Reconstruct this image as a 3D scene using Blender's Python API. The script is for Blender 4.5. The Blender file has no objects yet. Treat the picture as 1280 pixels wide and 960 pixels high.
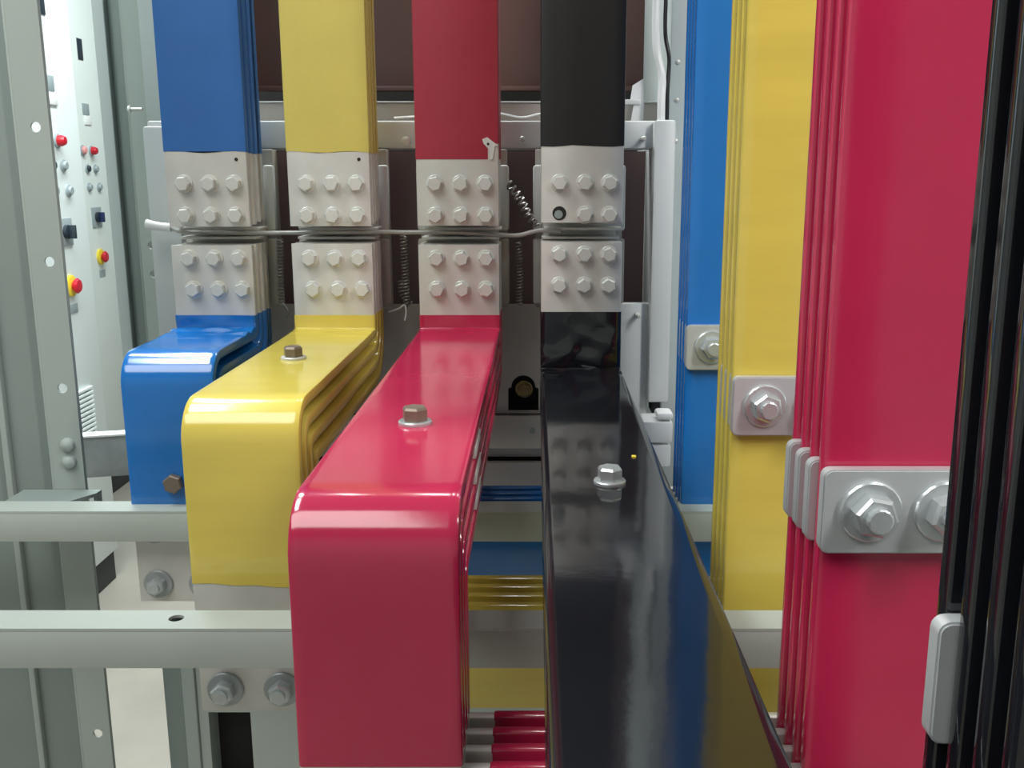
import bpy, bmesh, math, random
from mathutils import Vector, Matrix, noise
random.seed(7)
S = bpy.context.scene
COL = S.collection

# ------------------------------------------------------------------ camera
cd = bpy.data.cameras.new('camera')
cam = bpy.data.objects.new('camera', cd); COL.objects.link(cam)
cam.location = (0, 0, 1.4)
cam.rotation_euler = (math.radians(90 - 11.94), 0, 0)
cd.sensor_fit = 'HORIZONTAL'; cd.sensor_width = 36.0
cd.lens = 36.0 * 1220 / 1280
cd.shift_x = -31 / 1280
cd.clip_start = 0.02
S.camera = cam

# ------------------------------------------------------------------ world, lamps, exposure
W = bpy.data.worlds.new('world'); S.world = W; W.use_nodes = True
W.node_tree.nodes['Background'].inputs[0].default_value = (0.84, 0.93, 0.95, 1)
W.node_tree.nodes['Background'].inputs[1].default_value = 0.3
def area(name, loc, sx, sy, power, col, target=None):
    l = bpy.data.lights.new(name, 'AREA'); l.shape = 'RECTANGLE'; l.size = sx; l.size_y = sy
    l.energy = power; l.color = col
    o = bpy.data.objects.new(name, l); COL.objects.link(o); o.location = loc
    if target is not None:
        o.rotation_euler = (Vector(target) - Vector(loc)).to_track_quat('-Z', 'Y').to_euler()
    return o
area('ceiling_tube_light_aisle', (-0.95, 2.5, 2.85), 0.30, 4.0, 98, (0.90, 1.0, 0.99))
area('ceiling_tube_light_rear', (-0.1, 1.85, 2.85), 2.6, 0.22, 50, (0.98, 1.0, 0.98))
area('ceiling_tube_light_right', (1.05, -0.15, 2.80), 0.25, 1.8, 50, (1.0, 0.98, 0.96), (0.2, 1.0, 1.0))
area('front_fill_light', (-1.05, -0.3, 2.86), 1.5, 1.3, 38, (1.0, 0.99, 0.96))  # added soft fill for the front faces, standing in for ceiling bounce
S.view_settings.view_transform = 'Standard'
S.view_settings.look = 'None'
S.view_settings.exposure = 0.0
S.view_settings.gamma = 1.0
S.view_settings.use_curve_mapping = False

# ------------------------------------------------------------------ materials
def lin(c):
    return tuple(((v/255)/12.92 if v/255 <= .04045 else ((v/255+.055)/1.055)**2.4) for v in c) + (1,)
def mat(name, rgb, rough=.5, metal=0.0, var=.06, vscale=8.0, bump=0.0, bscale=60.0, stretch=(1, 1, 1), spec=.5, coat=0.0, rvar=0.0):
    m = bpy.data.materials.new(name); m.use_nodes = True
    nt = m.node_tree; b = nt.nodes['Principled BSDF']
    b.inputs['Roughness'].default_value = rough
    b.inputs['Metallic'].default_value = metal
    b.inputs['Specular IOR Level'].default_value = spec
    b.inputs['Coat Weight'].default_value = coat
    b.inputs['Coat Roughness'].default_value = .06
    tc = nt.nodes.new('ShaderNodeTexCoord')
    mp = nt.nodes.new('ShaderNodeMapping'); mp.inputs['Scale'].default_value = stretch
    nt.links.new(tc.outputs['Object'], mp.inputs['Vector'])
    n = nt.nodes.new('ShaderNodeTexNoise'); n.inputs['Scale'].default_value = vscale; n.inputs['Detail'].default_value = 5
    nt.links.new(mp.outputs[0], n.inputs['Vector'])
    r = nt.nodes.new('ShaderNodeValToRGB')
    c = lin(rgb)
    r.color_ramp.elements[0].position = .3; r.color_ramp.elements[1].position = .7
    r.color_ramp.elements[0].color = tuple(max(0, v*(1-var)) for v in c[:3]) + (1,)
    r.color_ramp.elements[1].color = tuple(min(1, v*(1+var)) for v in c[:3]) + (1,)
    nt.links.new(n.outputs['Fac'], r.inputs[0]); nt.links.new(r.outputs[0], b.inputs['Base Color'])
    if rvar:
        mr = nt.nodes.new('ShaderNodeMapRange')
        mr.inputs['To Min'].default_value = max(0.02, rough-rvar); mr.inputs['To Max'].default_value = rough+rvar
        nt.links.new(n.outputs['Fac'], mr.inputs['Value']); nt.links.new(mr.outputs[0], b.inputs['Roughness'])
    if bump:
        n2 = nt.nodes.new('ShaderNodeTexNoise'); n2.inputs['Scale'].default_value = bscale; n2.inputs['Detail'].default_value = 4
        nt.links.new(mp.outputs[0], n2.inputs['Vector'])
        bp = nt.nodes.new('ShaderNodeBump'); bp.inputs['Strength'].default_value = bump; bp.inputs['Distance'].default_value = .002
        nt.links.new(n2.outputs['Fac'], bp.inputs['Height']); nt.links.new(bp.outputs[0], b.inputs['Normal'])
    return m
M = {}
M['red'] = mat('red_film', (182, 38, 76), .13, var=.05, vscale=14, bump=.05, bscale=34, spec=.8)
M['yellow'] = mat('yellow_film', (206, 187, 84), .15, var=.05, vscale=20, bump=.10, bscale=40, stretch=(.35, 1, 2.2), spec=.75)
M['blue'] = mat('blue_film', (24, 106, 182), .14, var=.05, vscale=14, bump=.06, bscale=30, spec=.8)
M['black'] = mat('black_film', (20, 21, 26), .08, var=.15, vscale=14, bump=.05, bscale=30, spec=.8)
M['blue_matte'] = mat('blue_sleeve', (44, 98, 164), .42, var=.05, vscale=20, bump=.1, bscale=90)
M['yellow_matte'] = mat('yellow_sleeve', (192, 178, 90), .42, var=.05, vscale=20, bump=.1, bscale=90)
M['red_matte'] = mat('red_sleeve', (156, 42, 60), .42, var=.05, vscale=20, bump=.1, bscale=90)
M['black_matte'] = mat('black_sleeve', (20, 20, 22), .45, var=.1, vscale=20, bump=.1, bscale=90)
M['tin'] = mat('tinned_copper', (206, 205, 200), .42, metal=.35, var=.07, vscale=22, bump=.05, bscale=120, rvar=.1)
M['tin_edge'] = mat('tinned_connector', (196, 200, 202), .34, metal=.45, var=.06, vscale=26, bump=.04, bscale=120, rvar=.08)
M['bolt'] = mat('zinc_bolt', (206, 207, 202), .42, metal=.3, var=.06, vscale=60)
M['bolt_bright'] = mat('bright_zinc_bolt', (198, 204, 206), .26, metal=.6, var=.06, vscale=60)
M['bolt_brown'] = mat('bronzed_bolt', (126, 114, 102), .4, metal=.4, var=.12, vscale=60)
M['frame'] = mat('grey_painted_steel', (170, 178, 172), .42, var=.03, vscale=6, bump=.05, bscale=200)
M['post'] = mat('green_grey_steel', (160, 170, 165), .5, var=.04, vscale=6, bump=.05, bscale=200)
M['post_light'] = mat('light_grey_steel', (186, 196, 196), .45, var=.03, vscale=6)
M['post_dark'] = mat('shaded_and_dark_steel', (132, 143, 139), .55, var=.05, vscale=6)  # darker copy of post steel: shade painted on recessed faces; also dark small parts
M['cradle'] = mat('pale_grey_steel', (204, 208, 208), .4, var=.03, vscale=8)
M['plate'] = mat('warm_grey_steel', (178, 171, 165), .42, metal=.25, var=.05, vscale=10, rvar=.08)
M['housing'] = mat('pole_housing_plastic', (172, 170, 164), .4, var=.05, vscale=10)
M['brown'] = mat('dark_brown_sheet', (98, 71, 66), .35, var=.16, vscale=3, stretch=(1, 1, .3))
M['void'] = mat('brown_grey_sheet', (122, 98, 97), .4, var=.12, vscale=3, stretch=(1, 1, .3))
M['dark'] = mat('painted_void_shade', (20, 17, 16), .7, var=.1)  # near-black paint standing in for shade inside gaps, slots and holes
M['white'] = mat('white_plastic', (236, 238, 238), .4, var=.02)
M['wire'] = mat('grey_wire', (150, 150, 146), .4, metal=.3, var=.1, vscale=40)
M['spring'] = mat('dark_spiral_wrap', (150, 146, 140), .35, metal=.5, var=.2, vscale=60)
M['spring_light'] = mat('bright_chain', (150, 148, 144), .3, metal=.7, var=.2, vscale=60)
M['cable_black'] = mat('black_rubber', (18, 20, 26), .5, var=.1)
M['cab'] = mat('cabinet_paint', (222, 230, 230), .45, var=.02, vscale=3)
M['cab_far'] = mat('cabinet_paint_grey', (226, 234, 231), .45, var=.02, vscale=3)
M['plinth'] = mat('plinth_black', (36, 40, 42), .6, var=.1)
M['floor'] = mat('floor_screed', (154, 149, 140), .4, var=.16, vscale=2.2, bump=.05, bscale=40)
M['wall'] = mat('wall_paint', (172, 176, 174), .8, var=.03, vscale=2)
M['btn_red'] = mat('button_red', (190, 24, 44), .35, var=.05)
M['btn_yellow'] = mat('button_yellow', (226, 204, 60), .45, var=.04)
M['btn_grey'] = mat('button_grey', (150, 162, 166), .4, var=.05)
M['btn_dark'] = mat('button_dark', (38, 48, 58), .4, var=.1)
M['btn_navy'] = mat('button_navy', (26, 40, 84), .4, var=.1)
M['btn_pink'] = mat('label_pink', (226, 150, 150), .5, var=.05)
M['galv'] = mat('galvanised_steel', (160, 166, 168), .4, metal=.3, var=.14, vscale=30)
M['brass'] = mat('brass_bolt', (150, 130, 92), .28, metal=.8, var=.1, vscale=60)

# ------------------------------------------------------------------ mesh helpers
BASE = {}
def finish(name, me, m, parent, angle=35, smooth=True):
    me.materials.append(M[m])
    if smooth:
        me.shade_smooth(); me.set_sharp_from_angle(angle=math.radians(angle))
    o = bpy.data.objects.new(name, me); COL.objects.link(o)
    if parent is not None:
        o.parent = parent; BASE[o] = BASE[parent]
        me.transform(Matrix.Translation(-BASE[parent]))
    else:
        BASE[o] = Vector((0, 0, 0))
    return o
def bm_mesh(bm, name):
    bmesh.ops.recalc_face_normals(bm, faces=bm.faces)
    me = bpy.data.meshes.new(name); bm.to_mesh(me); bm.free(); return me
def add_box(bm, x0, x1, y0, y1, z0, z1, bev=0.0, seg=2):
    b2 = bmesh.new()
    bmesh.ops.create_cube(b2, size=1)
    for v in b2.verts:
        v.co = Vector((x0+(v.co.x+.5)*(x1-x0), y0+(v.co.y+.5)*(y1-y0), z0+(v.co.z+.5)*(z1-z0)))
    if bev:
        bmesh.ops.bevel(b2, geom=list(b2.edges), offset=bev, segments=seg, profile=.5, affect='EDGES')
    t = bpy.data.meshes.new('t'); b2.to_mesh(t); b2.free(); bm.from_mesh(t); bpy.data.meshes.remove(t)
def box(name, m, parent, x0, x1, y0, y1, z0, z1, bev=.0015, seg=2):
    bm = bmesh.new(); add_box(bm, x0, x1, y0, y1, z0, z1, bev, seg)
    return finish(name, bm_mesh(bm, name), m, parent)
def boxes(name, m, parent, lst, bev=.0015):
    bm = bmesh.new()
    for b in lst: add_box(bm, *b, bev)
    return finish(name, bm_mesh(bm, name), m, parent)
def tube_bm(bm, pts, r, n=8, closed_caps=True):
    rings = []
    pts = [Vector(p) for p in pts]
    up = Vector((0.13, 0.31, 0.94)).normalized()
    for i, p in enumerate(pts):
        t = (pts[min(i+1, len(pts)-1)] - pts[max(i-1, 0)]).normalized()
        a = t.cross(up)
        if a.length < .05: a = t.cross(Vector((1, 0, 0)))
        a.normalize(); b = t.cross(a)
        rr = r[i] if isinstance(r, (list, tuple)) else r
        rings.append([bm.verts.new(p + (a*math.cos(q*2*math.pi/n) + b*math.sin(q*2*math.pi/n))*rr) for q in range(n)])
    for i in range(len(rings)-1):
        for q in range(n):
            bm.faces.new((rings[i][q], rings[i][(q+1) % n], rings[i+1][(q+1) % n], rings[i+1][q]))
    if closed_caps:
        bm.faces.new(rings[0]); bm.faces.new(list(reversed(rings[-1])))
def tube(name, m, parent, pts, r, n=8):
    bm = bmesh.new(); tube_bm(bm, pts, r, n)
    return finish(name, bm_mesh(bm, name), m, parent)
def catmull(pts, k=6):
    P = [Vector(p) for p in pts]; out = []
    for i in range(len(P)-1):
        p0, p1, p2, p3 = P[max(i-1, 0)], P[i], P[i+1], P[min(i+2, len(P)-1)]
        for j in range(k):
            t = j/k
            out.append(.5*((2*p1)+(p2-p0)*t+(2*p0-5*p1+4*p2-p3)*t*t+(3*p1-p0-3*p2+p3)*t**3))
    out.append(P[-1]); return out
def helix_pts(path, r, pitch, spt=9):
    path = catmull(path, 12); out = []; L = 0
    ph = 0
    for i in range(len(path)-1):
        a, b = path[i], path[i+1]; seg = (b-a).length; t = (b-a).normalized()
        u = t.cross(Vector((.2, 1, .1))).normalized(); w = t.cross(u)
        n = max(1, int(seg/pitch*spt))
        for j in range(n):
            q = ph + 2*math.pi*(seg*j/n)/pitch
            out.append(a + t*seg*j/n + (u*math.cos(q)+w*math.sin(q))*r)
        ph += 2*math.pi*seg/pitch
    return out
def lathe(name, m, parent, prof, loc, axis='-Y', n=24):
    """prof: list of (radius, height along axis)"""
    bm = bmesh.new(); rings = []
    for (r, h) in prof:
        rings.append([bm.verts.new((max(r, 1e-5)*math.cos(2*math.pi*q/n), max(r, 1e-5)*math.sin(2*math.pi*q/n), h)) for q in range(n)])
    for i in range(len(rings)-1):
        for q in range(n):
            bm.faces.new((rings[i][q], rings[i][(q+1) % n], rings[i+1][(q+1) % n], rings[i+1][q]))
    bm.faces.new(rings[0]); bm.faces.new(rings[-1])
    me = bm_mesh(bm, name)
    me.transform(Matrix.Translation(Vector(loc)) @ AX[axis])
    return finish(name, me, m, parent)
AX = {'Z': Matrix.Identity(4), '-Y': Matrix.Rotation(math.pi/2, 4, 'X'), 'X': Matrix.Rotation(math.pi/2, 4, 'Y'), '-X': Matrix.Rotation(-math.pi/2, 4, 'Y')}
def plate_holes(name, m, parent, outer, holes, plane, at, thick, bev=.001):
    """flat plate with real openings. outer/holes: 2D loops; plane 'XZ' (at=front Y), 'XY' (at=top Z), 'YZ'."""
    cu = bpy.data.curves.new('c', 'CURVE'); cu.dimensions = '2D'; cu.fill_mode = 'BOTH'
    cu.extrude = thick/2; cu.bevel_depth = 0
    for lp in [outer]+holes:
        sp = cu.splines.new('POLY'); sp.points.add(len(lp)-1); sp.use_cyclic_u = True
        for p, c in zip(sp.points, lp): p.co = (c[0], c[1], 0, 1)
    ob = bpy.data.objects.new('c', cu); COL.objects.link(ob)
    bpy.context.view_layer.update()
    me = bpy.data.meshes.new_from_object(ob.evaluated_get(bpy.context.evaluated_depsgraph_get()))
    bpy.data.objects.remove(ob); bpy.data.curves.remove(cu)
    if plane == 'XZ':
        me.transform(Matrix.Translation((0, at+thick/2, 0)) @ Matrix.Rotation(math.pi/2, 4, 'X'))
    elif plane == 'XY':
        me.transform(Matrix.Translation((0, 0, at-thick/2)))
    bm = bmesh.new(); bm.from_mesh(me); bmesh.ops.remove_doubles(bm, verts=bm.verts, dist=1e-5)
    bpy.data.meshes.remove(me)
    me = bm_mesh(bm, name); me.name = name
    me.materials.clear()
    return finish(name, me, m, parent)
def circ(x, y, r, n=16, sx=1.0):
    return [(x+r*sx*math.cos(2*math.pi*i/n), y+r*math.sin(2*math.pi*i/n)) for i in range(n)]
def rect(x0, x1, y0, y1):
    return [(x0, y0), (x1, y0), (x1, y1), (x0, y1)]
def thing(name, label, cat, loc, group=None):
    o = bpy.data.objects.new(name, None); COL.objects.link(o); o.location = loc
    o.empty_display_size = .05
    BASE[o] = Vector(loc); tag(o, label, cat, group); return o
def tag(o, label, cat, group=None, kind=None):
    if label: o['label'] = label
    if cat: o['category'] = cat
    if group: o['group'] = group
    if kind: o['kind'] = kind
    return o
def struct(o, label=None, cat=None):
    o['kind'] = 'structure'
    if label: o['label'] = label
    if cat: o['category'] = cat
    return o

# bolts: shared meshes, hex head + washer as sub-part
def hex_mesh(r, h):
    bm = bmesh.new(); n = 6
    rings = []
    for (rr, z) in ((r, 0), (r, h*.82), (r*.86, h)):
        rings.append([bm.verts.new((rr*math.cos(2*math.pi*q/n), rr*math.sin(2*math.pi*q/n), z)) for q in range(n)])
    for i in range(2):
        for q in range(n):
            bm.faces.new((rings[i][q], rings[i][(q+1) % n], rings[i+1][(q+1) % n], rings[i+1][q]))
    bm.faces.new(rings[0]); bm.faces.new(rings[-1])
    return bm_mesh(bm, 'bolt')
def washer_mesh(r, h, n=20):
    bm = bmesh.new(); rings = []
    for (rr, z) in ((r, 0), (r, h*.7), (r-h*.3, h), (r*.3, h)):
        rings.append([bm.verts.new((rr*math.cos(2*math.pi*q/n), rr*math.sin(2*math.pi*q/n), z)) for q in range(n)])
    for i in range(3):
        for q in range(n):
            bm.faces.new((rings[i][q], rings[i][(q+1) % n], rings[i+1][(q+1) % n], rings[i+1][q]))
    bm.faces.new(rings[0]); bm.faces.new(rings[-1])
    me = bm_mesh(bm, 'washer'); me.shade_smooth(); me.set_sharp_from_angle(angle=math.radians(35)); return me
_bm = {}
def bolt(parent, loc, axis='-Y', r=.0095, h=.008, wr=.0115, wh=.002, m='bolt', wm=None, name='bolt', stud=0.0):
    key = (r, h, m); wk = (wr, wh, wm or m, 'w')
    if key not in _bm:
        me = hex_mesh(r, h); me.materials.append(M[m]); _bm[key] = me
    if wk not in _bm:
        me = washer_mesh(wr, wh); me.materials.append(M[wm or m]); _bm[wk] = me
    o = bpy.data.objects.new(name, _bm[key]); COL.objects.link(o); o.parent = parent
    rot = AX[axis] @ Matrix.Rotation(random.uniform(0, math.pi/3), 4, 'Z')
    off = rot @ Vector((0, 0, wh))
    o.matrix_local = Matrix.Translation(Vector(loc) - BASE[parent] + off) @ rot
    w = bpy.data.objects.new('washer', _bm[wk]); COL.objects.link(w); w.parent = o; w.location = (0, 0, -wh)
    BASE[o] = Vector(loc)
    if stud:
        sk = (stud, 's', m)
        if sk not in _bm:
            bm = bmesh.new(); n = 14
            prof = ((r*.58, 0), (r*.58, stud*.9), (r*.5, stud))
            rings = [[bm.verts.new((a*math.cos(2*math.pi*q/n), a*math.sin(2*math.pi*q/n), z)) for q in range(n)] for a, z in prof]
            for i in range(2):
                for q in range(n): bm.faces.new((rings[i][q], rings[i][(q+1) % n], rings[i+1][(q+1) % n], rings[i+1][q]))
            bm.faces.new(rings[0]); bm.faces.new(rings[-1])
            me = bm_mesh(bm, 'stud'); me.materials.append(M[m]); _bm[sk] = me
        s = bpy.data.objects.new('stud', _bm[sk]); COL.objects.link(s); s.parent = o; s.location = (0, 0, h*.9)
    return o

# flat bar swept along a path in the YZ plane
def fillet_path(pts, radii, seg=8, step=.02):
    P = [Vector((p[0], p[1])) for p in pts]; out = [P[0]]
    for i in range(1, len(P)-1):
        a = (P[i-1]-P[i]).normalized(); b = (P[i+1]-P[i]).normalized()
        r = radii[i-1]; ang = a.angle(b); L = r/math.tan(ang/2)
        p0 = P[i]+a*L; p1 = P[i]+b*L
        cen = P[i] + (a+b).normalized()*(r/math.sin(ang/2))
        v0 = p0-cen; v1 = p1-cen; tot = v0.angle_signed(v1)
        for j in range(seg+1):
            q = -tot*j/seg
            out.append(cen + Vector((v0.x*math.cos(q)-v0.y*math.sin(q), v0.x*math.sin(q)+v0.y*math.cos(q))))
    out.append(P[-1])
    res = [out[0]]
    for p in out[1:]:
        d = (p-res[-1]).length
        if d < 1e-6: continue
        n = int(d/step); a = res[-1].copy()
        for j in range(1, n+1):
            if j/(n+1) < 1: res.append(a.lerp(p, j/(n+1)))
        res.append(p)
    return res
def sweep(name, m, parent, path, x0, x1, t, r=.0025, nx=1, disp=None, rag=None):
    """path: (y,z) centre line. flat section x0..x1 by t with rounded corners."""
    bm = bmesh.new()
    sec = []
    hx = t/2
    r = min(r, hx*.95)
    def arc(cx, cn, a0):
        for j in range(3):
            a = a0 + j*math.pi/4
            sec.append((cx+r*math.cos(a), cn+r*math.sin(a)))
    arc(x1-r, hx-r, 0)
    for j in range(1, nx): sec.append((x1-r+(x0+r-x1+r)*j/nx, hx))
    arc(x0+r, hx-r, math.pi/2)
    arc(x0+r, -hx+r, math.pi)
    for j in range(1, nx): sec.append((x0+r+(x1-r-x0-r)*j/nx, -hx))
    arc(x1-r, -hx+r, 1.5*math.pi)
    rings = []
    for i, p in enumerate(path):
        tn = (path[min(i+1, len(path)-1)]-path[max(i-1, 0)]).normalized()
        nn = Vector((tn.y, -tn.x))      # outward: towards the camera on a downward run, up on a forward run
        ring = []
        for (x, q) in sec:
            y = p.x+nn.x*q; z = p.y+nn.y*q
            if rag and i == len(path)-1: y += tn.x*rag(x); z += tn.y*rag(x)
            if disp:
                d = disp(x, y, z, i, q); y += nn.x*d; z += nn.y*d
            ring.append(bm.verts.new((x, y, z)))
        rings.append(ring)
    n = len(sec)
    for i in range(len(rings)-1):
        for q in range(n):
            bm.faces.new((rings[i][q], rings[i][(q+1) % n], rings[i+1][(q+1) % n], rings[i+1][q]))
    bm.faces.new(rings[0]); bm.faces.new(list(reversed(rings[-1])))
    return finish(name, bm_mesh(bm, name), m, parent, angle=40)

YT, ZT, T, G = 1.2077, 1.214, .010, .020      # terminal plane, top of forward runs, bar thickness, pitch of the stack
BX = {'blue': -.400, 'yellow': -.252, 'red': -.096, 'black': .055}
YF = {'blue': 1.032, 'yellow': .800, 'red': .538, 'black': .290}
HW = .0505

# ------------------------------------------------------------------ the room
struct(box('floor', 'floor', None, -3.3, 1.7, -2.1, 6.5, -.05, 0, 0), 'pale grey screed floor with darker patches', 'floor')
struct(box('wall_left', 'wall', None, -3.3, -3.2, -2.1, 6.5, 0, 2.9, 0), 'pale painted wall behind the control cabinets', 'wall')
struct(box('wall_front', 'wall', None, -3.2, 1.7, -2.1, -2.0, 0, 2.9, 0), 'pale painted wall behind the viewer', 'wall')
struct(box('wall_side', 'wall', None, 1.6, 1.7, -2.0, 6.4, 0, 2.9, 0), 'pale painted wall right of the switchboard', 'wall')
struct(box('ceiling', 'wall', None, -3.3, 1.7, -2.1, 6.5, 2.9, 3.0, 0), 'pale painted ceiling of the switch room', 'ceiling')
struct(box('wall_back', 'wall', None, -3.2, 1.7, 6.4, 6.5, 0, 2.9, 0), 'pale painted far wall of the switch room', 'wall')

# ------------------------------------------------------------------ control cabinets across the aisle
def cabinet(x, y0, y1, yc, m, label, near):
    t = thing('control_cabinet', label, 'cabinet', (x-.25, (y0+y1)/2, 0), 'control cabinets across the aisle')
    box('body', m, t, x-.55, x-.006, y0, y1, .10, 2.25, .004)
    box('plinth', 'plinth', t, x-.54, x-.004, y0+.002, y1-.002, 0, .10, .002)
    d = box('door', m, t, x-.006, x+.014, y0+.004, y1-.004, .115, 2.235, .004)
    f = x+.014
    def disc(name, mm, z, y, r, h, prof=None):
        return lathe(name, mm, t, prof or [(r, 0), (r, h*.8), (r*.85, h)], (f, y, z), 'X', 18)
    # emergency stop
    e = disc('emergency_stop', 'btn_yellow', 1.063, yc, .034, .010)
    lathe('mushroom_head', 'btn_red', e, [(.012, 0), (.012, .006), (.022, .008), (.025, .014), (.019, .021), (.0, .023)], (f+.010, yc, 1.063), 'X', 18)
    box('label_plate', 'btn_grey', t, f, f+.002, yc-.02, yc+.035, .975, 1.005, .0006)
    # rotary selector on a grey plate
    p = box('selector_plate', 'btn_grey', t, f, f+.004, yc-.045, yc+.045, 1.19, 1.275, .001)
    lathe('selector_base', 'btn_dark', p, [(.022, 0), (.022, .010), (.018, .012)], (f+.004, yc, 1.233), 'X', 16)
    box('selector_knob', 'btn_navy' if not near else 'btn_dark', p, f+.014, f+.036, yc-.006, yc+.006, 1.212, 1.254, .002)
    # small pilot devices
    for (z, dy, mm) in ((1.437, -.045, 'btn_dark'), (1.437, .03, 'btn_grey'), (1.36, -.045, 'btn_grey'), (1.36, .05, 'btn_grey')):
        b = disc('push_button', mm, z, yc+dy, .013, .014)
        lathe('bezel', 'btn_grey', b, [(.019, 0), (.019, .004), (.016, .006)], (f, yc+dy, z), 'X', 16)
    # red lamp with its small label
    b = disc('indicator_lamp', 'btn_red', 1.512, yc+.005, .017, .03, [(.017, 0), (.017, .018), (.012, .028), (0, .031)])
    lathe('bezel', 'btn_grey', b, [(.022, 0), (.022, .005), (.019, .007)], (f, yc+.005, 1.512), 'X', 16)
    b = disc('indicator_lamp', 'btn_pink', 1.512, yc-.075, .017, .02, [(.017, 0), (.017, .012), (.012, .018), (0, .020)])
    lathe('bezel', 'btn_grey', b, [(.022, 0), (.022, .005), (.019, .007)], (f, yc-.075, 1.512), 'X', 16)
    # label strips up the door
    box('label_strip', 'btn_grey', t, f, f+.003, yc-.04, yc+.02, 1.66, 1.705, .0006)
    box('meter_window', 'white', t, f, f+.005, yc-.03, yc+.03, 1.618, 1.655, .002)
    box('label_strip', 'btn_dark', t, f, f+.003, yc-.035, yc+.01, 1.88, 1.965, .0006)
    # ventilation louvres low on the door
    for i in range(12 if near else 0):
        z = .545+i*.0155
        o = box('louvre', m, t, f, f+.010, y0+.12, yc+.07, z, z+.0085, .001, 1)
    return t
cabinet(-1.500, 2.62, 3.275, 3.105, 'cab', 'near white control cabinet with louvred door, beside the grey post', True)
cabinet(-1.915, 3.72, 4.56, 4.270, 'cab_far', 'far pale control cabinet partly hidden by the nearer one', False)

# ------------------------------------------------------------------ frame posts of the switchboard
t = thing('frame_post', 'green-grey perforated steel post at left edge, with two dome bolts', 'post', (-.60, 1.14, 0))
plate_holes('flange', 'post', t, rect(-.578, -.5415, 0, 2.3),
            [circ(-.557, z, .0058) for z in (1.306, 1.158, 1.455, 1.61, .86, .71)], 'XZ', 1.12, .003)
box('side_wall', 'post', t, -.5445, -.5415, 1.123, 1.127, 0, 2.3, .0006)
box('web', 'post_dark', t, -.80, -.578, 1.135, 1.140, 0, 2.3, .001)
box('lip', 'post', t, -.581, -.578, 1.120, 1.137, 0, 2.3, .0006)
box('rib', 'post', t, -.64, -.632, 1.126, 1.136, 0, 2.3, .002)
for z in (1.0895, 1.0685):
    lathe('dome_bolt', 'post', t, [(.0085, 0), (.0085, .002), (.0075, .005), (.004, .0075), (0, .008)], (-.557, 1.12, z), '-Y', 16)
# little gusset plate beside the post
o = thing('gusset_plate', 'small dark grey corner plate at foot of left post above the beam', 'bracket', (-.58, 1.09, 1.035))
bm = bmesh.new()
poly = [(-.615, 1.045), (-.56, 1.045), (-.522, 1.105), (-.522, 1.119), (-.615, 1.119)]
lo = [bm.verts.new((a, b, 1.030)) for a, b in poly]; hi = [bm.verts.new((a, b, 1.034)) for a, b in poly]
bm.faces.new(lo); bm.faces.new(hi)
for i in range(5): bm.faces.new((lo[i], lo[(i+1) % 5], hi[(i+1) % 5], hi[i]))
finish('plate', bm_mesh(bm, 'plate'), 'post_dark', o)
box('fold', 'post_dark', o, -.526, -.522, 1.105, 1.119, 1.012, 1.030, .0006)

# neighbouring frame upright seen behind blue busbar
t = thing('frame_upright', 'folded grey-green cubicle upright with stepped profile left of blue busbars', 'post', (-.64, 1.65, .98))
box('front_fold', 'post_light', t, -.690, -.672, 1.60, 1.604, .985, 2.3, .001)
box('recess', 'post_dark', t, -.672, -.648, 1.614, 1.618, .985, 2.3, .001)  # shade of the recess painted with the darker steel
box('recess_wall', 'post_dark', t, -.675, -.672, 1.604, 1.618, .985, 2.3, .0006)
box('inner_fold', 'post', t, -.650, -.646, 1.606, 1.618, .985, 2.3, .0006)
plate_holes('web', 'post', t, rect(-.650, -.600, .985, 2.3), [circ(-.629, z, .0062) for z in (1.292, 1.245, 1.10)], 'XZ', 1.606, .003)
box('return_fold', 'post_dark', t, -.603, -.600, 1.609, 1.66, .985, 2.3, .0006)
t2 = thing('side_panel', 'light blue-grey sheet panel left of upper blue busbar', 'panel', (-.56, 1.59, 1.45))
box('sheet', 'post_light', t2, -.613, -.500, 1.585, 1.590, 1.43, 2.3, .001)
box('fold', 'post_light', t2, -.503, -.500, 1.590, 1.74, 1.43, 2.3, .001)
s = lathe('screw', 'white', t, [(.006, 0), (.006, .003), (.003, .005)], (-.632, 1.575, 1.504), '-X', 12)
lathe('shank', 'bolt', s, [(.003, 0), (.003, .018)], (-.632, 1.575, 1.504), 'X', 10)
# rail the upright stands on
t = thing('support_rail', 'galvanised horizontal rail with light painted on its top edge left of blue busbar', 'rail', (-.80, 1.55, .91))
box('rail_body', 'galv', t, -.80, -.40, 1.552, 1.59, .908, .978, .003)
box('lit_top_lip', 'white', t, -.80, -.40, 1.548, 1.575, .978, .982, .001)  # white stands in for light catching the rail's top edge
t.rotation_euler = (0, 0, math.radians(14))

# ------------------------------------------------------------------ crossbeams of the frame
def beam(y, label, hole):
    t = thing('crossbeam', label, 'beam', (0, y+.017, 1.028), 'crossbeams carrying the busbars')
    bm = bmesh.new()
    x0, x1 = -.95, .75; z0, z1, y1 = 1.0105, 1.0455, y+.034
    holes = [circ(hx, y+.019, .0062, 16) for hx in hole]
    plate_holes('top_flange', 'frame', t, rect(x0, x1, y, y1), holes, 'XY', z1, .0025)
    box('front_web', 'frame', t, x0, x1, y, y+.0025, z0, z1-.0025, .0008)
    box('rear_web', 'frame', t, x0, x1, y1-.0025, y1, z0, z1-.0025, .0008)
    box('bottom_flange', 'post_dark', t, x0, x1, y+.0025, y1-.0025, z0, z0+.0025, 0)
    return t
beam(.7265, 'nearer pale grey crossbeam with a round hole, passing behind the red busbar', (-.2965, -.62, .33))
beam(1.008, 'farther pale grey crossbeam passing behind the yellow busbar', (-.70, .45))

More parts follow.
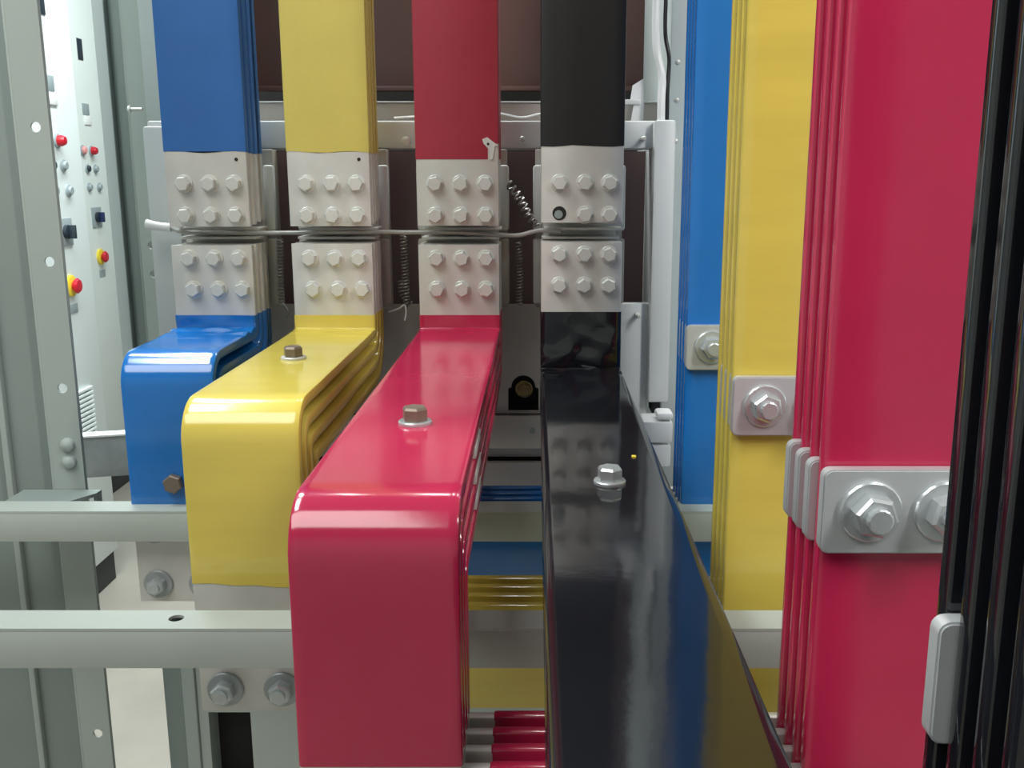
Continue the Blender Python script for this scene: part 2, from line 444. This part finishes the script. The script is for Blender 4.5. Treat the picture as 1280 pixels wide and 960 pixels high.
# post and slotted panel low behind yellow busbar
t = thing('lower_post', 'dark green-grey channel post low behind yellow busbar end', 'post', (-.48, 1.22, 0))
box('dark_side', 'post_dark', t, -.5035, -.4770, 1.204, 1.28, 0, .80, .001)
box('front_fold', 'post', t, -.4770, -.4600, 1.199, 1.28, 0, .80, .001)
t = thing('slotted_panel', 'pale grey panel with dark rectangular slot under yellow busbar joint', 'panel', (-.2, 1.21, 0))
plate_holes('sheet', 'frame', t, rect(-.459, .5, 0, .80), [rect(-.446, -.389, .56, .690), rect(-.27, -.213, .56, .690)], 'XZ', 1.204, .003)
box('backing', 'dark', t, -.449, .5, 1.24, 1.245, .3, .80, 0)
boxes('slot_wall', 'post', t, [(-.449, -.446, 1.207, 1.24, .56, .69)], 0)

# ------------------------------------------------------------------ back of the cubicle
t = thing('rear_barrier_sheet', 'dark brown sheet filling the back above the breaker', 'panel', (-.1, 1.76, 1.54))
box('sheet', 'brown', t, -.498, .245, 1.75, 1.755, 1.545, 2.3, .001)
box('folded_edge', 'brown', t, -.498, .245, 1.735, 1.750, 1.545, 1.553, .001)
o = thing('void_backing', 'black sheet standing for the shade in the gap below brown sheet', 'panel', (-.1, 1.85, 1.0))
box('backing', 'dark', o, -.52, .26, 1.83, 1.835, .5, 1.56, .001)  # black sheet paints the shade of the open gap
t = thing('rear_shelf_rail', 'thin grey rail with light painted on its upper edge behind breaker top bar', 'rail', (-.15, 1.55, 1.47))
box('rail_face', 'plate', t, -.498, .2, 1.500, 1.503, 1.44, 1.508, .001)
box('lit_rail_lip', 'cradle', t, -.498, .2, 1.497, 1.56, 1.508, 1.5105, .0008)  # paler lip paints the light along the upper edge
struct(box('wall_right', 'post_light', None, .183, .235, 1.40, 1.9, 0.3, 2.3, .002), 'light grey cubicle partition strip left of right blue busbar', 'partition')
for z in (1.555, 1.505, 1.45):
    s = lathe('partition_screw', 'bolt', None, [(.003, 0), (.003, .002), (.001, .003)], (.1935, 1.40, z), '-Y', 10)
    tag(s, {1.555: 'topmost tiny screw', 1.505: 'middle tiny screw', 1.45: 'lowest tiny screw'}[z]+' in light grey strip beside right blue busbar', 'screw', 'tiny screws in the partition strip')

# ------------------------------------------------------------------ breaker cradle
c = thing('breaker_cradle', 'pale grey steel breaker cradle framing the four busbar terminals', 'breaker', (-.17, 1.40, .97))
box('top_bar', 'cradle', c, -.515, .180, 1.330, 1.37, 1.437, 1.4735, .004)
box('left_side_plate', 'cradle', c, -.5185, -.476, 1.322, 1.46, 1.00, 1.466, .004)
rp = box('right_side_plate', 'cradle', c, .153, .1815, 1.312, 1.46, 1.096, 1.4735, .004)
box('lock_tab', 'cable_black', c, .160, .172, 1.325, 1.36, 1.078, 1.096, .001)
# lower plate with keyhole opening per pole
hs = []
for x in (-.3245, -.172, -.019, ):
    pts = [(x-.0215, 1.077), (x+.0215, 1.077), (x+.0215, 1.109)]
    pts += [(x+.017*math.cos(a), 1.111+.017*math.sin(a)) for a in [math.radians(q) for q in range(0, 181, 15)]]
    pts += [(x-.0215, 1.109)]
    hs.append(pts)
plate_holes('lower_plate', 'plate', c, rect(-.476, .110, 1.073, 1.2285), hs, 'XZ', 1.345, .003)
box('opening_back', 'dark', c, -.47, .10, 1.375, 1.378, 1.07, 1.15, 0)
for x in (-.3245, -.172, -.019):
    bolt(c, (x+.001, 1.346, 1.108), '-Y', .0100, .012, .0122, .003, 'brass', stud=.006)
box('lower_right_plate', 'cradle', c, .110, .1535, 1.330, 1.345, 1.06, 1.2315, .002)
box('middle_rail', 'plate', c, -.476, .14, 1.335, 1.345, 1.024, 1.0715, .001)
box('middle_rail_fold', 'plate', c, -.476, .14, 1.342, 1.36, 1.010, 1.024, .001)
box('bottom_rail', 'plate', c, -.476, .14, 1.325, 1.335, .90, 1.0065, .001)
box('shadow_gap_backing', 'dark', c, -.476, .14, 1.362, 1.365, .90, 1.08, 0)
lathe('rail_screw', 'post_dark', c, [(.004, 0), (.004, .002), (.002, .0025)], (-.006, 1.335, 1.0505), '-Y', 12)
for (x, z) in ((-.173, 1.447), (-.3255, 1.447)):
    lathe('flat_screw', 'bolt', c, [(.0062, 0), (.0062, .003), (.004, .004)], (x, 1.330, z), '-Y', 14)
for (x, z) in ((-.019, 1.450), (.140, 1.450), (.1375, 1.2165)):
    lathe('stud', 'bolt', c, [(.0032, 0), (.0032, .020), (.002, .0215)], (x, 1.330, z), '-Y', 10)
# pole housings and terminal ledges
for k, cx in BX.items():
    h = box('pole_housing', 'housing', c, cx-.057, cx+.057, 1.300, 1.325, 1.229, 1.436, .002)
    for sgn in (-1, 1):
        a_, b_ = sorted((cx+sgn*.046, cx+sgn*.060))
        box('barrier_strip', 'cradle', h, a_, b_, 1.287, 1.2995, 1.332, 1.416, .004)
        box('barrier_strip', 'housing', h, a_, b_, 1.289, 1.2995, 1.236, 1.322, .003)
    tm = box('pole_terminal', 'tin', c, cx-.047, cx+.047, 1.2785, 1.2995, 1.300, 1.352, .001)
    box('terminal_ledge', 'tin', tm, cx-.049, cx+.049, 1.240, 1.2785, 1.3240, 1.3275, .001)
    box('terminal_ledge', 'tin', tm, cx-.046, cx+.052, 1.240, 1.2785, 1.3352, 1.3390, .001)
box('void_sheet', 'void', c, -.475, .152, 1.40, 1.403, 1.07, 1.436, 0)
# white mouldings right of black busbar
t = thing('white_terminal_cover', 'white moulded plastic cover below right cradle plate beside black busbar', 'cover', (.165, 1.27, 1.03))
box('upper_block', 'white', t, .140, .180, 1.25, 1.30, 1.055, 1.085, .004)
box('lower_block', 'white', t, .150, .1785, 1.252, 1.30, 1.022, 1.052, .003)
box('cap', 'white', t, .158, .180, 1.248, 1.28, 1.087, 1.097, .004)
t = thing('angle_bracket', 'white pointed bracket rising behind cradle top beside black busbar', 'bracket', (.13, 1.43, 1.45))
bm = bmesh.new()
poly = [(.128, 1.450), (.150, 1.450), (.150, 1.536), (.134, 1.526), (.131, 1.505), (.136, 1.500)]
a = [bm.verts.new((x, 1.42, z)) for x, z in poly]; b = [bm.verts.new((x, 1.424, z)) for x, z in poly]
bm.faces.new(a); bm.faces.new(b)
for i in range(6): bm.faces.new((a[i], a[(i+1) % 6], b[(i+1) % 6], b[i]))
finish('upright', bm_mesh(bm, 'upright'), 'white', t)
box('arm', 'cradle', t, .10, .145, 1.416, 1.424, 1.500, 1.507, .001)
tag(tube('white_hose', 'white', None, catmull([(.171, 1.385, 1.45), (.170, 1.385, 1.50), (.171, 1.39, 1.535), (.163, 1.395, 1.575), (.162, 1.40, 1.64), (.166, 1.40, 1.74)]), .0055, 10), 'thick white hose standing up behind right end of cradle', 'hose')
tag(tube('black_cable', 'cable_black', None, catmull([(.1795, 1.39, 1.46), (.179, 1.39, 1.52), (.180, 1.392, 1.56), (.174, 1.395, 1.60), (.176, 1.395, 1.70)]), .0028, 8), 'thin black cable running up beside the white hose', 'cable')
tag(tube('thin_wire', 'white', None, catmull([(-.19, 1.345, 1.478), (-.15, 1.36, 1.481), (-.11, 1.37, 1.4795), (-.06, 1.35, 1.485), (-.02, 1.37, 1.480), (.01, 1.355, 1.484), (.06, 1.36, 1.478)]), .0012, 6), 'thin loose white wire lying along the cradle top', 'wire')

# loose cable and spiral wraps
tag(tube('sense_cable', 'wire', None, catmull([(-.475, 1.286, 1.3365), (-.462, 1.262, 1.335), (-.44, 1.231, 1.334), (-.40, 1.229, 1.333), (-.325, 1.231, 1.3325), (-.25, 1.228, 1.3335), (-.19, 1.231, 1.3335), (-.16, 1.231, 1.333), (-.10, 1.229, 1.333), (-.042, 1.230, 1.3295), (-.022, 1.231, 1.3295), (-.004, 1.230, 1.334), (.012, 1.229, 1.336), (.03, 1.228, 1.3345)]), .0029, 8), 'grey sensing cable strung sideways between upper and lower terminals', 'cable')
tag(tube('foam_sleeve', 'white', None, [(-.508, 1.286, 1.340), (-.500, 1.286, 1.339), (-.4885, 1.286, 1.3375), (-.476, 1.286, 1.3365)], [.0075, .0060, .0055, .0058], 12), 'white foam sleeve end sticking out left of the blue terminal', 'sleeve')
def spring(m, path, r, pitch, wr, label):
    bm = bmesh.new(); tube_bm(bm, helix_pts(path, r, pitch), wr, 5)
    tag(finish('spiral_wrap', bm_mesh(bm, 'spiral_wrap'), m, None), label, 'spiral wrap', 'spiral wrapped leads')
spring('spring', [(-.1725, 1.275, 1.328), (-.172, 1.277, 1.285), (-.171, 1.28, 1.236)], .0038, .0042, .0011, 'dark spiral-wrapped lead hanging between yellow and red terminals')
spring('spring', [(-.178, 1.285, 1.268), (-.176, 1.285, 1.25), (-.168, 1.29, 1.234)], .0045, .0042, .0012, 'short thick spiral wrap at foot of lead between yellow and red')
spring('spring', [(-.024, 1.284, 1.318), (-.022, 1.284, 1.28), (-.023, 1.284, 1.234)], .0036, .0042, .0010, 'dark spiral-wrapped lead hanging between red and black terminals')
spring('spring', [(-.333, 1.278, 1.322), (-.335, 1.278, 1.28), (-.336, 1.278, 1.236)], .0036, .0042, .0010, 'dark spiral-wrapped lead hanging between blue and yellow terminals')
spring('spring_light', [(-.036, 1.27, 1.392), (-.022, 1.265, 1.374), (-.010, 1.268, 1.352), (.003, 1.272, 1.336)], .0048, .0085, .0017, 'shiny coarse spiral lead slanting from red to black terminal')
tag(tube('lead_tail', 'white', None, catmull([(-.196, 1.284, 1.226), (-.182, 1.280, 1.231), (-.174, 1.278, 1.236), (-.172, 1.276, 1.226), (-.174, 1.274, 1.216)]), .0011, 6), 'pale wire tail below spiral lead between yellow and red', 'wire')
tag(tube('lead_tail', 'wire', None, catmull([(-.340, 1.282, 1.243), (-.333, 1.276, 1.238), (-.326, 1.272, 1.228), (-.330, 1.272, 1.220)]), .0014, 6), 'pale wire tail below spiral lead between blue and yellow', 'wire')

# ------------------------------------------------------------------ upper busbars
COLS = (-.0275, .0035, .0335)
def drill(parent, x, z, r=.0022):
    lathe('drilled_hole', 'dark', parent, [(r, 0), (r, .0006)], (x, YT, z), '-Y', 12)
zend = {'blue': 1.4302, 'yellow': 1.4302, 'red': 1.4217, 'black': 1.4375}
zlow = {'blue': 1.3412, 'yellow': 1.3418, 'red': 1.3425, 'black': 1.3462}
for k, cx in BX.items():
    t = thing('riser_busbar', f'{k} sleeved upper busbar riser, bare lower end with '+('five bolts and an empty hole' if k == 'black' else 'six bolts'), 'busbar', (cx, YT+.035, zlow[k]), 'upper busbar risers')
    for i in range(4):
        yc = YT+T/2+i*G
        path = fillet_path([(yc, 2.2), (yc, zlow[k]+(.002*i))], [], step=.4)
        lam = sweep('lamination', 'tin', t, path, cx-.05, cx+.05, T)
        if k == 'red' and i == 0:
            # sleeve with a cut-away lower right corner
            path = fillet_path([(yc, 2.19), (yc, 1.440)], [], step=.4)
            sweep('sleeve', 'red_matte', lam, path, cx-HW, cx+HW, T+.0009)
            path = fillet_path([(yc, 1.440), (yc, zend[k])], [], step=.4)
            sweep('sleeve', 'red_matte', lam, path, cx-HW, cx+.0385, T+.0009)
        else:
            path = fillet_path([(yc, 2.19), (yc, zend[k])], [], step=.4)
            sweep('sleeve', k+'_matte', lam, path, cx-HW, cx+HW, T+.0009, nx=8, rag=lambda x: .0012*math.sin(x*90+i))
    for rz in (1.3925, 1.3545):
        for j, dx in enumerate(COLS):
            zz = rz + (.001 if k == 'black' else 0)
            if k == 'black' and rz < 1.37 and j == 0:
                h = lathe('empty_bolt_hole', 'dark', t, [(.0085, 0), (.0085, .0006)], (cx+dx, YT, zz+.002), '-Y', 18)
                lathe('hole_core', 'post_dark', h, [(.0052, 0), (.0052, .0008), (.002, .0009)], (cx+dx-.001, YT-.0003, zz+.0005), '-Y', 16)
                continue
            bolt(t, (cx+dx, YT, zz), '-Y', .0092, .0085, .0108, .0016)
    if k in ('blue', 'yellow'):
        drill(t, cx+.0375, 1.4215)
    if k == 'red':
        tg = plate_holes('cable_tag', 'tin', t, [(.0-.056+.003, 1.4215), (-.0505, 1.4370), (-.0465, 1.4375), (-.0600+.0005, 1.4475), (-.0655, 1.4450), (-.0640, 1.4400), (-.0575, 1.4330), (-.0560, 1.4215)], [], 'XZ', YT-.0016, .0014)
        lathe('drilled_hole', 'dark', tg, [(.0016, 0), (.0016, .0005)], (-.0585, YT-.0016, 1.4395), '-Y', 10)

# ------------------------------------------------------------------ lower stepped busbars
ltop = {'blue': 1.3185, 'yellow': 1.3205, 'red': 1.3190, 'black': 1.3225}
fbot = {'blue': 1.040, 'yellow': 1.0465, 'red': 1.046, 'black': 1.046}
wlab = {'blue': 'shortest blue film-wrapped stepped busbar bending down at the left',
        'yellow': 'yellow film-wrapped stepped busbar bending down between blue and red',
        'red': 'large glossy red stepped busbar bending down in the middle foreground',
        'black': 'long glossy black busbar running forward out of the bottom edge'}
def lam_path(yf, i, ztop, zbot, ZT=ZT):
    yb, zf, yv = YT+T/2+i*G, ZT-T/2-i*G, yf+T/2+i*G
    return fillet_path([(yb, ztop), (yb, zf), (yv, zf), (yv, zbot)], [.008+.0165*i, max(.008, .030-.011*i)], 8, .03)
def crinkle(k, amp):
    off = {'blue': 3.1, 'yellow': 9.7, 'red': 17.2, 'black': 31.5}[k]
    def f(x, y, z, i, q):
        if q < 0: return 0.0
        g = math.exp(-((y-YT+.012)/.035)**2) if z < ZT+.03 else 0
        if k == 'black': g = math.exp(-((y-YT+.012)/.05)**2-((z-1.18)/.03)**2)
        w = amp*g*(.6+noise.noise(Vector((x*30+off, (y+z)*60, off)))*1.6 + .8*abs(noise.noise(Vector((x*9-(y+z)*45, off, z*60)))))
        return max(0, w) + .00010*noise.noise(Vector((x*30, y*30, z*30+off)))
    return f
amp = {'blue': .0036, 'yellow': .0010, 'red': .0006, 'black': .0024}
for k, cx in BX.items():
    yf = YF[k]; zk = 1.163 if k == 'black' else ZT
    t = thing('stepped_busbar', wlab[k], 'busbar', (cx, yf+.035, .93), 'lower stepped busbars')
    for i in range(4):
        lam = sweep('lamination', 'tin', t, lam_path(yf, i, ltop[k], .9300, zk), cx-.05, cx+.05, T)
        pth = lam_path(yf, i, 1.2325+(.004 if k == 'black' else 0), fbot[k], zk)
        if i == 0:
            # denser sampling where the film puckers at the rear bend
            dense = [pth[0]]
            for p in pth[1:]:
                d = (p-dense[-1]).length
                n = int(d/.005) if p.x > YT-.09 or dense[-1].x > YT-.05 else int(d/.012)
                a = dense[-1].copy()
                for j in range(1, n+1): dense.append(a.lerp(p, j/(n+1)))
                dense.append(p)
            sweep('film', k, lam, dense, cx-HW, cx+HW, T+.0010, nx=22, disp=crinkle(k, amp[k]),
                  rag=(lambda x: -.004+.05*(x+.252)*.9+.0005*math.sin(x*160)) if k == 'yellow' else None)
        else:
            sweep('film', k, lam, pth, cx-HW, cx+HW, T+.0010)
    for r, rz in enumerate((1.3025, 1.2645)):
        for dx in COLS:
            zz = rz + (.005 if k == 'black' else 0)
            bolt(t, (cx+dx+(.003 if (r and k in ('blue', 'yellow')) else 0), YT, zz), '-Y', .0092, .0085, .0108, .0016)
    # bolts of the joint at the bare foot
    for dx in (-.027, .024):
        for z in (.9515, 1.0165 if k == 'blue' else 1.002):
            bolt(t, (cx+dx, yf, z), '-Y', .0105, .011, .0165, .003, 'bolt_bright', 'galv', stud=.004)
    # clamp bolt through the forward run, with spacer blocks between the bars
    if k == 'blue':
        bolt(t, (cx, yf-.0005, 1.0705), '-Y', .0110, .008, .0, .0005, 'bolt_brown')
    else:
        x, y, m, w = {'yellow': (-.2546, 1.005, 'bolt_brown', 'bolt'), 'red': (-.0938, .7304, 'bolt_brown', 'bolt_bright'), 'black': (.0577, .7406, 'bolt_bright', 'bolt_bright')}[k]
        bolt(t, (x, y, zk+.0005), 'Z', .0100, .0105, .0130, .0028, m, w)
        for i in range(3):
            z1 = zk-.0105-i*G
            if k == 'yellow': break
            box('spacer', 'tin', t, cx-.02, cx+.0508, y-.03, y+.03, z1-.0090, z1-.0002, .0008)
t = bpy.data.objects['stepped_busbar.003'] if 'stepped_busbar.003' in bpy.data.objects else t
o = box('yellow_fleck', 'btn_yellow', t, .0820, .0858, .8115, .8150, 1.1633, 1.1648, .0004)

# ------------------------------------------------------------------ horizontal busbars (interleaved with the stepped ones)
ZH0, ZH1 = .926, 1.030
hl = {'blue': 'blue horizontal busbar behind the farther crossbeam, seen between red and black',
      'yellow': 'yellow horizontal busbar behind the nearer crossbeam, seen between red and black',
      'red': 'dark red horizontal busbar at the bottom edge between red and black busbars'}
def hbar(name, m, parent, x0, x1, y0, y1, z0, z1): return box(name, m, parent, x0, x1, y0, y1, z0, z1, .0022, 2)
for k in ('blue', 'yellow', 'red'):
    cx, yf = BX[k], YF[k]
    t = thing('cross_busbar', hl[k], 'busbar', (.05, yf+.045, ZH0), 'horizontal busbars')
    zz1 = {'blue': 1.042, 'yellow': 1.027, 'red': 1.038}[k]
    for i in range(4):
        y0 = yf+T+i*G+.0006
        lam = hbar('lamination', 'tin', t, cx-.05, .270, y0, y0+.0088, ZH0, zz1-.001)
        sx = cx+.066 if k == 'red' else cx+.058
        hbar('film', k, lam, sx, .145, y0-.0004, y0+.0092, ZH0-.0005, zz1)

# ------------------------------------------------------------------ right-hand vertical busbars and their tinned connectors
rl = {'blue': 'blue vertical busbar stack farthest back on the right',
      'yellow': 'yellow vertical busbar stack between blue and red on the right',
      'red': 'broad glossy red vertical busbar stack on the right',
      'black': 'black vertical busbar stack cutting off the right edge'}
cl = {'blue': 'tinned connector with bolt crossing the right blue busbar',
      'yellow': 'tinned connector with large washer and bolt crossing the right yellow busbar',
      'red': 'large tinned connector with bright bolt crossing the right red busbar',
      'black': 'pale tinned connector end poking out of the right black busbar'}
RX = {'blue': .1600, 'yellow': .1640, 'red': .1640, 'black': .1555}
for k in ('blue', 'yellow', 'red', 'black'):
    yf = {'blue': 1.032, 'yellow': .800, 'red': .538, 'black': .285}[k]; x0 = RX[k]
    t = thing('main_busbar', rl[k], 'busbar', (x0+.05, yf+.035, .80), 'right-hand vertical busbars')
    for i in range(4):
        yc = yf+T/2+i*G
        p = fillet_path([(yc, 2.2), (yc, .80)], [], step=.5)
        lam = sweep('lamination', 'tin', t, p, x0+.0006, x0+.0994, T-.0006)
        p = fillet_path([(yc, 2.19), (yc, .81)], [], step=.02)
        sweep('film', k, lam, p, x0, x0+.10, T, r=.0022, nx=6, disp=lambda x, y, z, i, q: .00025*noise.noise(Vector((x*14, y*40, z*9+yf*50))))
    c = thing('tinned_connector', cl[k], 'connector', (x0+.1, yf, 1.19), 'tinned connectors on the right')
    zt_, zb_ = 1.2385, 1.1885
    if k == 'blue': zt_, zb_ = 1.247, 1.199
    for i in range(4):
        if k == 'black' and i < 3: continue
        y1 = yf-.0004+i*G; y0 = y1-.0092
        xl = (x0-.0005-.0007*i-(.0035 if i else .001)) if k in ('red', 'black') else (x0+.0008 if i else x0-.001)
        R = .005
        poly = [(x0+.30, zb_), (x0+.30, zt_)]
        poly += [(xl+R-R*math.sin(q), zt_-R+R*math.cos(q)) for q in [j*math.pi/8 for j in range(5)]]
        poly += [(xl+R-R*math.cos(q), zb_+R-R*math.sin(q)) for q in [j*math.pi/8 for j in range(5)]]
        bm = bmesh.new()
        fr = [bm.verts.new((x, y0, z)) for x, z in poly]; bk = [bm.verts.new((x, y1, z)) for x, z in poly]
        bm.faces.new(fr); bm.faces.new(list(reversed(bk)))
        for q in range(len(poly)): bm.faces.new((fr[q], bk[q], bk[(q+1) % len(poly)], fr[(q+1) % len(poly)]))
        bmesh.ops.bevel(bm, geom=[e for e in bm.edges if abs(e.verts[0].co.y-e.verts[1].co.y) < 1e-6], offset=.0009, segments=2, affect='EDGES')
        finish('bar', bm_mesh(bm, 'bar'), 'tin_edge', c)
    if k == 'black': continue
    for bx in (.0255, .0680):
        bolt(c, (x0+bx, yf-.0096, (zt_+zb_)/2+.001), '-Y', .0125, .011, .0180, .0035, 'bolt_bright', 'bolt_bright', stud=.006)
